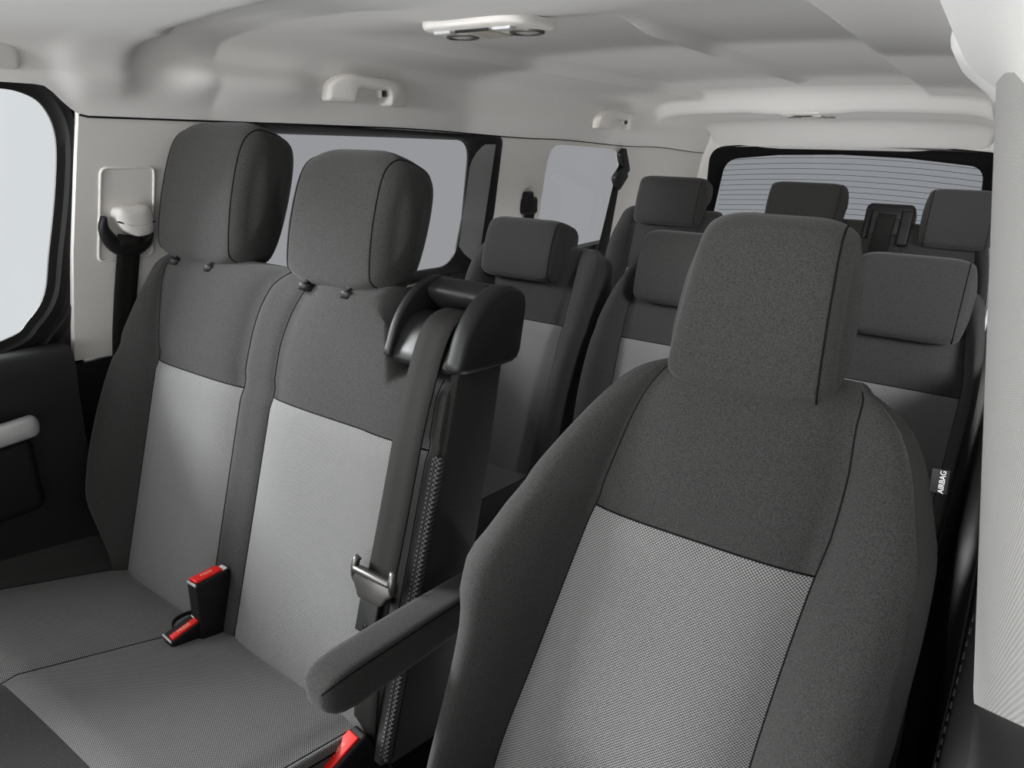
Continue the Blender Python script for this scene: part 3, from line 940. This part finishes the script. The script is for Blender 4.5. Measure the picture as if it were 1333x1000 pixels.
# armrest
v = []; n = 20
prof = [(-.027, -.030), (.027, -.030), (.029, .030), (-.029, .030)]
pr = loop_round(prof, .014, 4)
stn = [(.620, .12), (.6205, .36), (.624, .60), (.632, .80), (.644, .92), (.662, .985), (.70, 1.0), (.78, 1.0), (.86, .97), (.93, .92), (.98, .85)]
for y, k in stn:
    zc_ = .676 - .13 * (y - .62)
    for a, b in pr:
        bb = b * (1 if b > 0 else 1.0)
        v.append((.152 + a * (k ** .7), y, zc_ + bb * k))
f = grid_faces(len(stn), len(pr), True) + [tuple(range(len(pr))), tuple((len(stn) - 1) * len(pr) + i for i in range(len(pr)))]
ar = link_mesh('armrest', v, f, M['fabric'], driver)
ks = [i for i, p in enumerate(pr) if p[0] > .02 and p[1] > 0]
i0 = max(ks, key=lambda i: pr[i][0] + pr[i][1])
link_mesh('seam', *tube([Vector(v[r * len(pr) + i0]) for r in range(1, len(stn))], .0013, 5), M['seam'], ar)
link_mesh('armrest_hinge', *tube([(.14, .955, .635), (.25, .955, .635)], .03, 16), M['black'], ar)
# airbag tag
tb = link_mesh('airbag_tag', *rbox((.6838, .845, 1.020), (.0125, .0012, .021), .0005, Matrix.Rotation(math.radians(-4), 3, 'Y')), M['black'], driver)
tb['label'] = 'black cloth tag lettered AIRBAG in white'
mw = Matrix.Translation((.6856, .8440, 1.0200)) @ Matrix.Rotation(math.radians(-4), 4, 'Y') @ Matrix(((0, -1, 0, 0), (0, 0, -1, 0), (1, 0, 0, 0), (0, 0, 0, 1)))
text_part('lettering', 'AIRBAG', .0058, M['white'], tb, mw)

# ---------------- second row
fr2 = frame(1.85, .79)
def rear_base(root, x0, x1, y, inserts):
    cushion(root, x0, x1, y, y - .52, lambda x, yy: .37 + .12 * (y - yy) * (1 if yy > y - .4 else 0) + (.048 if yy <= y - .4 else 0), inserts, M['weave_cushion'], y - .40, zb=.28)
    link_mesh('seat_base', *rbox(((x0 + x1) / 2, y - .26, .15), ((x1 - x0) * .8, .36, .26), .02), M['black'], root)

sec_l = thing('second_row_single_seat', 'single rear seat directly behind the front bench, beside the side window', 'seat', (-.37, 1.66, .02))
seat_back(sec_l, None, fr2, -.44, .225, F((.22, -.565), (.17, -.59), (.05, -.605), (-.2, -.61), (-.45, -.58)), F((.22, -.19), (.19, -.160), (.07, -.145), (0, -.150), (-.2, -.17), (-.45, -.18)),
          [F((.22, -.505), (0, -.50), (-.45, -.48)), F((.22, -.235), (.1, -.238), (0, -.245), (-.4, -.263), (-.45, -.265))], [0], F((.2, .01), (.1, .04), (-.1, .055), (-.45, .05)), .11, r_top=.045)
headrest(sec_l, fr2, -.525, -.282, rear_headrest_prof(.112, .285), rc=.05, rx=.02, seam_in=.012, post_s=.22, post_n=-.035, corner=.55, seams=(False, True))
rear_base(sec_l, -.60, -.15, 1.76, [(-.49, -.26)])

sec_b = thing('second_row_bench', 'rear bench with two headrests behind the driver seat', 'seat', (.31, 1.66, .02))
seat_back(sec_b, None, fr2, -.44, .235, F((.22, -.07), (.18, -.085), (.11, -.118), (0, -.147), (-.15, -.158), (-.45, -.14)), F((.225, .69), (.21, .705), (.18, .712), (.08, .728), (-.05, .735), (-.2, .735), (-.45, .725)),
          [F((.22, -.045), (0, -.066), (-.45, -.06)), const(.255), const(.42), F((.22, .670), (.1, .690), (0, .703), (-.45, .700))], [0, 2], F((.2, .01), (.1, .035), (-.1, .05), (-.45, .045)), .11, r_top=.045)
headrest(sec_b, fr2, -.040, .190, rear_headrest_prof(.102, .287), rc=.05, rx=.02, seam_in=.012, post_s=.22, post_n=-.035, corner=.55, seams=(False, True))
headrest(sec_b, fr2, .460, .678, rear_headrest_prof(.104, .282), rc=.05, rx=.02, seam_in=.012, post_s=.22, post_n=-.035, corner=.55, seams=(False, True))
rear_base(sec_b, -.14, .73, 1.76, [(-.06, .25), (.42, .70)])

# ---------------- third row
fr3 = frame(2.80, .80)
th_l = thing('third_row_single_seat', 'single seat in the rearmost row, beside the small side window', 'seat', (-.36, 2.60, .02))
seat_back(th_l, None, fr3, -.44, .255, F((.25, -.545), (.2, -.572), (.07, -.60), (-.2, -.605), (-.45, -.58)), F((.25, -.16), (.2, -.135), (0, -.12), (-.45, -.14)),
          [F((.25, -.50), (0, -.50), (-.45, -.49)), F((.25, -.235), (0, -.24), (-.45, -.25))], [0], F((.2, .01), (.1, .04), (-.1, .055), (-.45, .05)), .11, r_top=.045)
headrest(th_l, fr3, -.492, -.228, rear_headrest_prof(.178, .366), rc=.05, rx=.02, seam_in=.012, post_s=.25, post_n=-.035, corner=.45, seams=(False, True))
rear_base(th_l, -.60, -.13, 2.71, [(-.49, -.25)])

th_b = thing('third_row_bench', 'rearmost bench with two headrests and a belt housing, below the tailgate window', 'seat', (.33, 2.60, .02))
seat_back(th_b, None, fr3, -.44, .262, F((.25, -.07), (.2, -.085), (0, -.10), (-.45, -.08)), F((.25, .68), (.2, .70), (0, .73), (-.2, .735), (-.45, .725)),
          [F((.25, -.03), (0, -.03), (-.45, -.03)), const(.275), const(.46), F((.25, .655), (0, .69), (-.45, .69))], [0, 2], F((.2, .01), (.1, .035), (-.1, .05), (-.45, .045)), .11, r_top=.045)
headrest(th_b, fr3, .012, .258, rear_headrest_prof(.190, .368), rc=.05, rx=.02, seam_in=.012, post_s=.25, post_n=-.035, corner=.45, seams=(False, True))
headrest(th_b, fr3, .508, .700, rear_headrest_prof(.180, .368), rc=.05, rx=.02, seam_in=.012, post_s=.25, post_n=-.035, corner=.45, seams=(True, True))
rear_base(th_b, -.08, .73, 2.71, [(-.03, .27), (.46, .70)])
def box3(name, xa, xb, na, nb_, sa, sb, r, mat, parent):
    c = Vector(fr3((xa + xb) / 2, (na + nb_) / 2, (sa + sb) / 2))
    R = Matrix.Rotation(-math.atan(SL), 3, 'X')
    v, f = rbox(c, (xb - xa, abs(nb_ - na), sb - sa), r, R, 4)
    return link_mesh(name, v, f, mat, parent, True, 50)
bt3 = box3('belt_housing', .330, .478, -.11, .012, .20, .315, .02, M['black'], th_b)
box3('housing_cheek', .334, .354, -.05, .022, .19, .29, .008, M['black'], bt3)
box3('housing_cheek', .440, .476, -.05, .022, .175, .29, .008, M['black'], bt3)
box3('belt_mouth', .354, .440, .006, .016, .262, .288, .003, M['gloss'], bt3)
b3 = tag(link_mesh('middle_belt', *ribbon([fr3(*p) for p in smooth_path([(.400, .018, .275), (.398, .026, .25), (.396, .020, .18), (.395, .016, .05)], 5)], (1, 0, 0), .055), M['webbing']), 'short grey belt strap hanging from the black housing on the rearmost bench', 'seat belt')

# ------------------------------------------------------------------ pillar belts
def SP(y, z, off): return Vector(side_pt(y, z, off, -1))
pb = thing('pillar_belt', 'black shoulder belt hanging from the pale pillar beside the front bench', 'seat belt', SP(.94, 1.06, .01))
# height-adjuster plate with its raised border
pl = loop_round([(.893, 1.213), (.993, 1.213), (.980, 1.043), (.874, 1.043)], .012, 5)
v, f = ring(offset_loop(pl, .003), offset_loop(pl, -.003), lambda a, b, off: tuple(SP(a, b, off)), [(0, 0), (.2, .003), (.8, .003), (1, 0), (1, -.002), (0, -.002)])
link_mesh('adjuster_track', v, f, M['trim_light'], pb)
cr = smooth_path([(.886, 1.128, 0), (.884, 1.105, 0), (.896, 1.080, 0), (.918, 1.064, 0), (.945, 1.062, 0), (.965, 1.073, 0), (.974, 1.090, 0)], 5)
v = []
for i, p in enumerate(cr):
    t = i / (len(cr) - 1)
    r = .004 + .012 * math.sin(math.pi * t)
    c = Vector((.933, 1.115, 0)); d = (p - c).normalized()
    for k in range(10):
        an = 2 * math.pi * k / 10
        q = p + d * (r * math.cos(an))
        v.append(tuple(SP(q.x, q.y, .010 + .009 * math.sin(an))))
link_mesh('guide_loop', v, grid_faces(len(cr), 10, True) + [tuple(range(10)), tuple((len(cr) - 1) * 10 + k for k in range(10))], M['black'], pb)
cv = MB()
lp = loop_round([(.906, 1.142), (.968, 1.146), (.976, 1.128), (.976, 1.088), (.945, 1.083), (.915, 1.100), (.902, 1.125)], .012, 4)
n = len(lp); v = []
cen = (.940, 1.115)
for k, (s_, off) in enumerate(((1.0, 0), (1.0, .014), (.95, .022), (.8, .027), (.4, .029))):
    for a, b in lp: v.append(tuple(SP(cen[0] + (a - cen[0]) * s_, cen[1] + (b - cen[1]) * s_, off)))
cap = link_mesh('adjuster_cap', v, grid_faces(5, n, True) + [tuple(4 * n + i for i in range(n))], M['trim_light'], pb, True, 60)
cap['label'] = 'pale grey cap'
link_mesh('cap_joint', *tube([SP(.904, 1.117, .024), SP(.93, 1.108, .0275), SP(.955, 1.108, .0275), SP(.975, 1.113, .024)], .0016, 5), M['seam'], cap)
pth = [SP(.933, 1.088, .010), SP(.930, 1.074, .018), SP(.926, 1.05, .012), SP(.915, .95, .006), SP(.905, .85, .006), SP(.90, .70, .006), SP(.90, .45, .006)]
link_mesh('webbing', *ribbon(smooth_path(pth, 4), (0, 1, 0), .046), M['webbing'], pb)

cb = thing('rear_pillar_belt', 'black belt guide and strap on the pale pillar between the two side windows', 'seat belt', SP(2.37, 1.05, .01))
v, f = rbox((0, 0, 0), (.03, .085, .06), .012)
link_mesh('belt_guide', [tuple(SP(2.365, 1.055, .012) + Vector(p)) for p in v], f, M['black'], cb)
v, f = rbox((0, 0, 0), (.026, .05, .035), .010)
link_mesh('guide_cap', [tuple(SP(2.350, 1.088, .010) + Vector(p)) for p in v], f, M['black'], cb)
link_mesh('webbing', *ribbon([SP(2.38, 1.04, .016), SP(2.385, .95, .008), SP(2.39, .7, .008), SP(2.39, .45, .008)], (0, 1, 0), .06), M['webbing'], cb)

qb = thing('quarter_window_belt', 'black belt slung across the rear edge of the small side window', 'seat belt', SP(3.0, 1.15, .02))
pth = smooth_path([SP(3.07, 1.235, .012), SP(3.03, 1.16, .024), SP(3.02, 1.12, .026), SP(3.01, .95, .028), SP(3.00, .80, .03), SP(3.00, .6, .03)], 5)
link_mesh('webbing', *ribbon(pth, (0, 1, -.1), .055), M['webbing'], qb)
v, f = rbox((0, 0, 0), (.035, .10, .07), .012, Matrix.Rotation(math.radians(35), 3, 'X'))
link_mesh('belt_guide', [tuple(SP(3.03, 1.135, .030) + Vector(p)) for p in v], f, M['black'], qb)
v, f = rbox((0, 0, 0), (.03, .11, .055), .01, Matrix.Rotation(math.radians(-60), 3, 'X'))
link_mesh('upper_bracket', [tuple(SP(3.05, 1.195, .022) + Vector(p)) for p in v], f, M['black'], qb)
link_mesh('webbing', *ribbon([SP(3.05, 1.13, .014), SP(3.075, .95, .012), SP(3.085, .7, .012)], (0, 1, .1), .045), M['webbing'], qb)

# belt strap with a stitched edge beside the right pillar
db = thing('driver_belt', 'black belt strap running down in the dark gap beside the right pillar', 'seat belt', (.74, 1.02, .70))
pth = smooth_path([(.725, 1.06, 1.02), (.738, 1.03, .88), (.745, 1.00, .74), (.748, .97, .58), (.748, .95, .40)], 5)
link_mesh('webbing', *ribbon(pth, (.1, 1, 0), .05), M['webbing'], db)

sm = MB()
for k in range(34):
    t = k / 34; a = Vector((.7415, .985, .93)).lerp(Vector((.7425, .86, .50)), t); b = Vector((.7415, .985, .93)).lerp(Vector((.7425, .86, .50)), t + .016)
    sm.add(*tube([a, b], .0009, 5))
link_mesh('stitching', sm.v, sm.f, M['fabric'], db)

# ------------------------------------------------------------------ grab handles
def grab_handle(label, y0, y1, z0, z1, hook=True, thick=.028):
    cy, cz = (y0 + y1) / 2, (z0 + z1) / 2
    root = thing('grab_handle', label, 'grab handle', SP(cy, cz, .012), 'grab handles above the windows')
    # outline of the handle in (y,z): a wide bow with two feet
    w = y1 - y0; h = z1 - z0
    out = loop_round([(y0, z0), (y0 - .004, z0 + .55 * h), (y0 + .17 * w, z1), (y1 - .14 * w, z1 - .004), (y1 + .004, z0 + .5 * h), (y1, z0 - .002), (y1 - .27 * w, z0 - .002), (y1 - .29 * w, z0 + .52 * h), (y0 + .32 * w, z0 + .56 * h), (y0 + .29 * w, z0)], [.008, .03, .035, .03, .02, .008, .008, .014, .014, .008], 5)
    n = len(out); v = []
    base = .014
    for k, (ins, off) in enumerate(((.0, base - .016), (.0, base + thick * .7), (-.002, base + thick * .9), (-.006, base + thick), (-.009, base + thick * 1.04))):
        for a, b in offset_loop(out, ins): v.append(tuple(SP(a, b, off + .012 * (1 - ((a - cy) / (w / 2)) ** 2))))
    f = grid_faces(5, n, True)
    bm = None
    # triangulated front face
    v2, f2 = fill_holes([(a, b) for a, b in offset_loop(out, -.009)], [], None)
    k0 = len(v)
    v += [tuple(SP(a, b, base + thick * 1.04 + .012 * (1 - ((a - cy) / (w / 2)) ** 2))) for a, b in v2]
    f += [tuple(i + k0 for i in q) for q in f2]
    link_mesh('handle_bow', v, f, M['trim_light'], root, True, 50)
    # shallow moulded plate behind the bow
    lp = loop_round([(y0 - .02, z0 - .02), (y0 - .03, z0 + .5 * h), (y0 + .1 * w, z1 + .012), (y1 - .05 * w, z1 + .010), (y1 + .04, z0 + .4 * h), (y1 + .02, z0 - .02)], .03, 5)
    if hook:
        v, f = rbox((0, 0, 0), (.018, .018, .022), .004)
        hk = link_mesh('coat_hook', [tuple(SP(y1 - .34 * w, z0 + .40 * h, .030) + Vector(p)) for p in v], f, M['trim_light'], root, True, 50)
        hk['label'] = 'small folding hook'
        v, f = rbox((0, 0, 0), (.02, .006, .014), .002)
        link_mesh('hook_slot', [tuple(SP(y1 - .34 * w, z0 + .40 * h, .040) + Vector(p)) for p in v], f, M['black'], hk, True, 50)
    return root
grab_handle('pale grab handle above the large side window', 1.385, 1.645, 1.352, 1.413)
grab_handle('pale grab handle above the small side window, nearest the tailgate', 2.715, 3.055, 1.325, 1.394)
grab_handle('pale grab handle cut by the photo edge, above the left front door window', .47, .768, 1.366, 1.425, hook=False, thick=.026)

# ------------------------------------------------------------------ ceiling lamps
def roof_lamp(label, cx, cy, z, w, d, group='roof reading lamps'):
    root = thing('roof_lamp', label, 'ceiling light', (cx, cy, z), group)
    lp = loop_round([(-w * .5, d * .30), (-w * .42, -d * .40), (-w * .30, -d * .52), (w * .36, -d * .52), (w * .48, -d * .38), (w * .5, d * .30), (w * .40, d * .5), (-w * .40, d * .5)], .016, 4)
    n = len(lp); v = []
    for s_, dz in ((1.0, .010), (1.0, .001), (.985, -.003), (.95, -.005), (.5, -.006)):
        for a, b in lp: v.append((cx + a * s_, cy + b * s_, z + dz))
    link_mesh('lamp_housing', v, grid_faces(5, n, True) + [tuple(4 * n + i for i in range(n))], M['trim_light'], root, True, 60)
    for sx in (-1, 1):
        ring_ = tube([(cx + sx * w * .30 + .024 * math.cos(a) * (w / .19), cy + d * .16 + .024 * math.sin(a), z - .0065) for a in np.linspace(0, 2 * math.pi, 24, endpoint=False)], .003, 6, True)
        L = link_mesh('reading_lens', [(cx + sx * w * .30 + r_ * .022 * math.cos(a) * (w / .19), cy + d * .16 + r_ * .022 * math.sin(a), z - .0060 - dz) for r_, dz in ((1, 0), (.7, .002), (.3, .003)) for a in np.linspace(0, 2 * math.pi, 20, endpoint=False)], grid_faces(3, 20, True) + [tuple(40 + i for i in range(20))], M['lens'], root)
        link_mesh('lens_ring', *ring_, M['metal'], L)
        v, f = rbox((cx + sx * w * .27, cy - d * .24, z - .0065), (w * .16, d * .14, .008), .003)
        link_mesh('switch', v, f, M['chrome'], root, True, 50)
    v, f = rbox((cx, cy + d * .02, z - .0065), (w * .24, d * .55, .006), .002)
    link_mesh('centre_lens', v, f, M['lens'], root, True, 50)
    v, f = rbox((cx, cy + d * .02 - d * .3, z - .0070), (w * .30, .004, .006), .0015)
    link_mesh('slot', v, f, M['black'], root, True, 50)
    return root
roof_lamp('pale roof lamp with two round reading lights nearest the front seats', -.090, 1.272, 1.4515, .225, .145)
roof_lamp('pale roof lamp above the tailgate window', -.035, 3.50, 1.399, .22, .36)
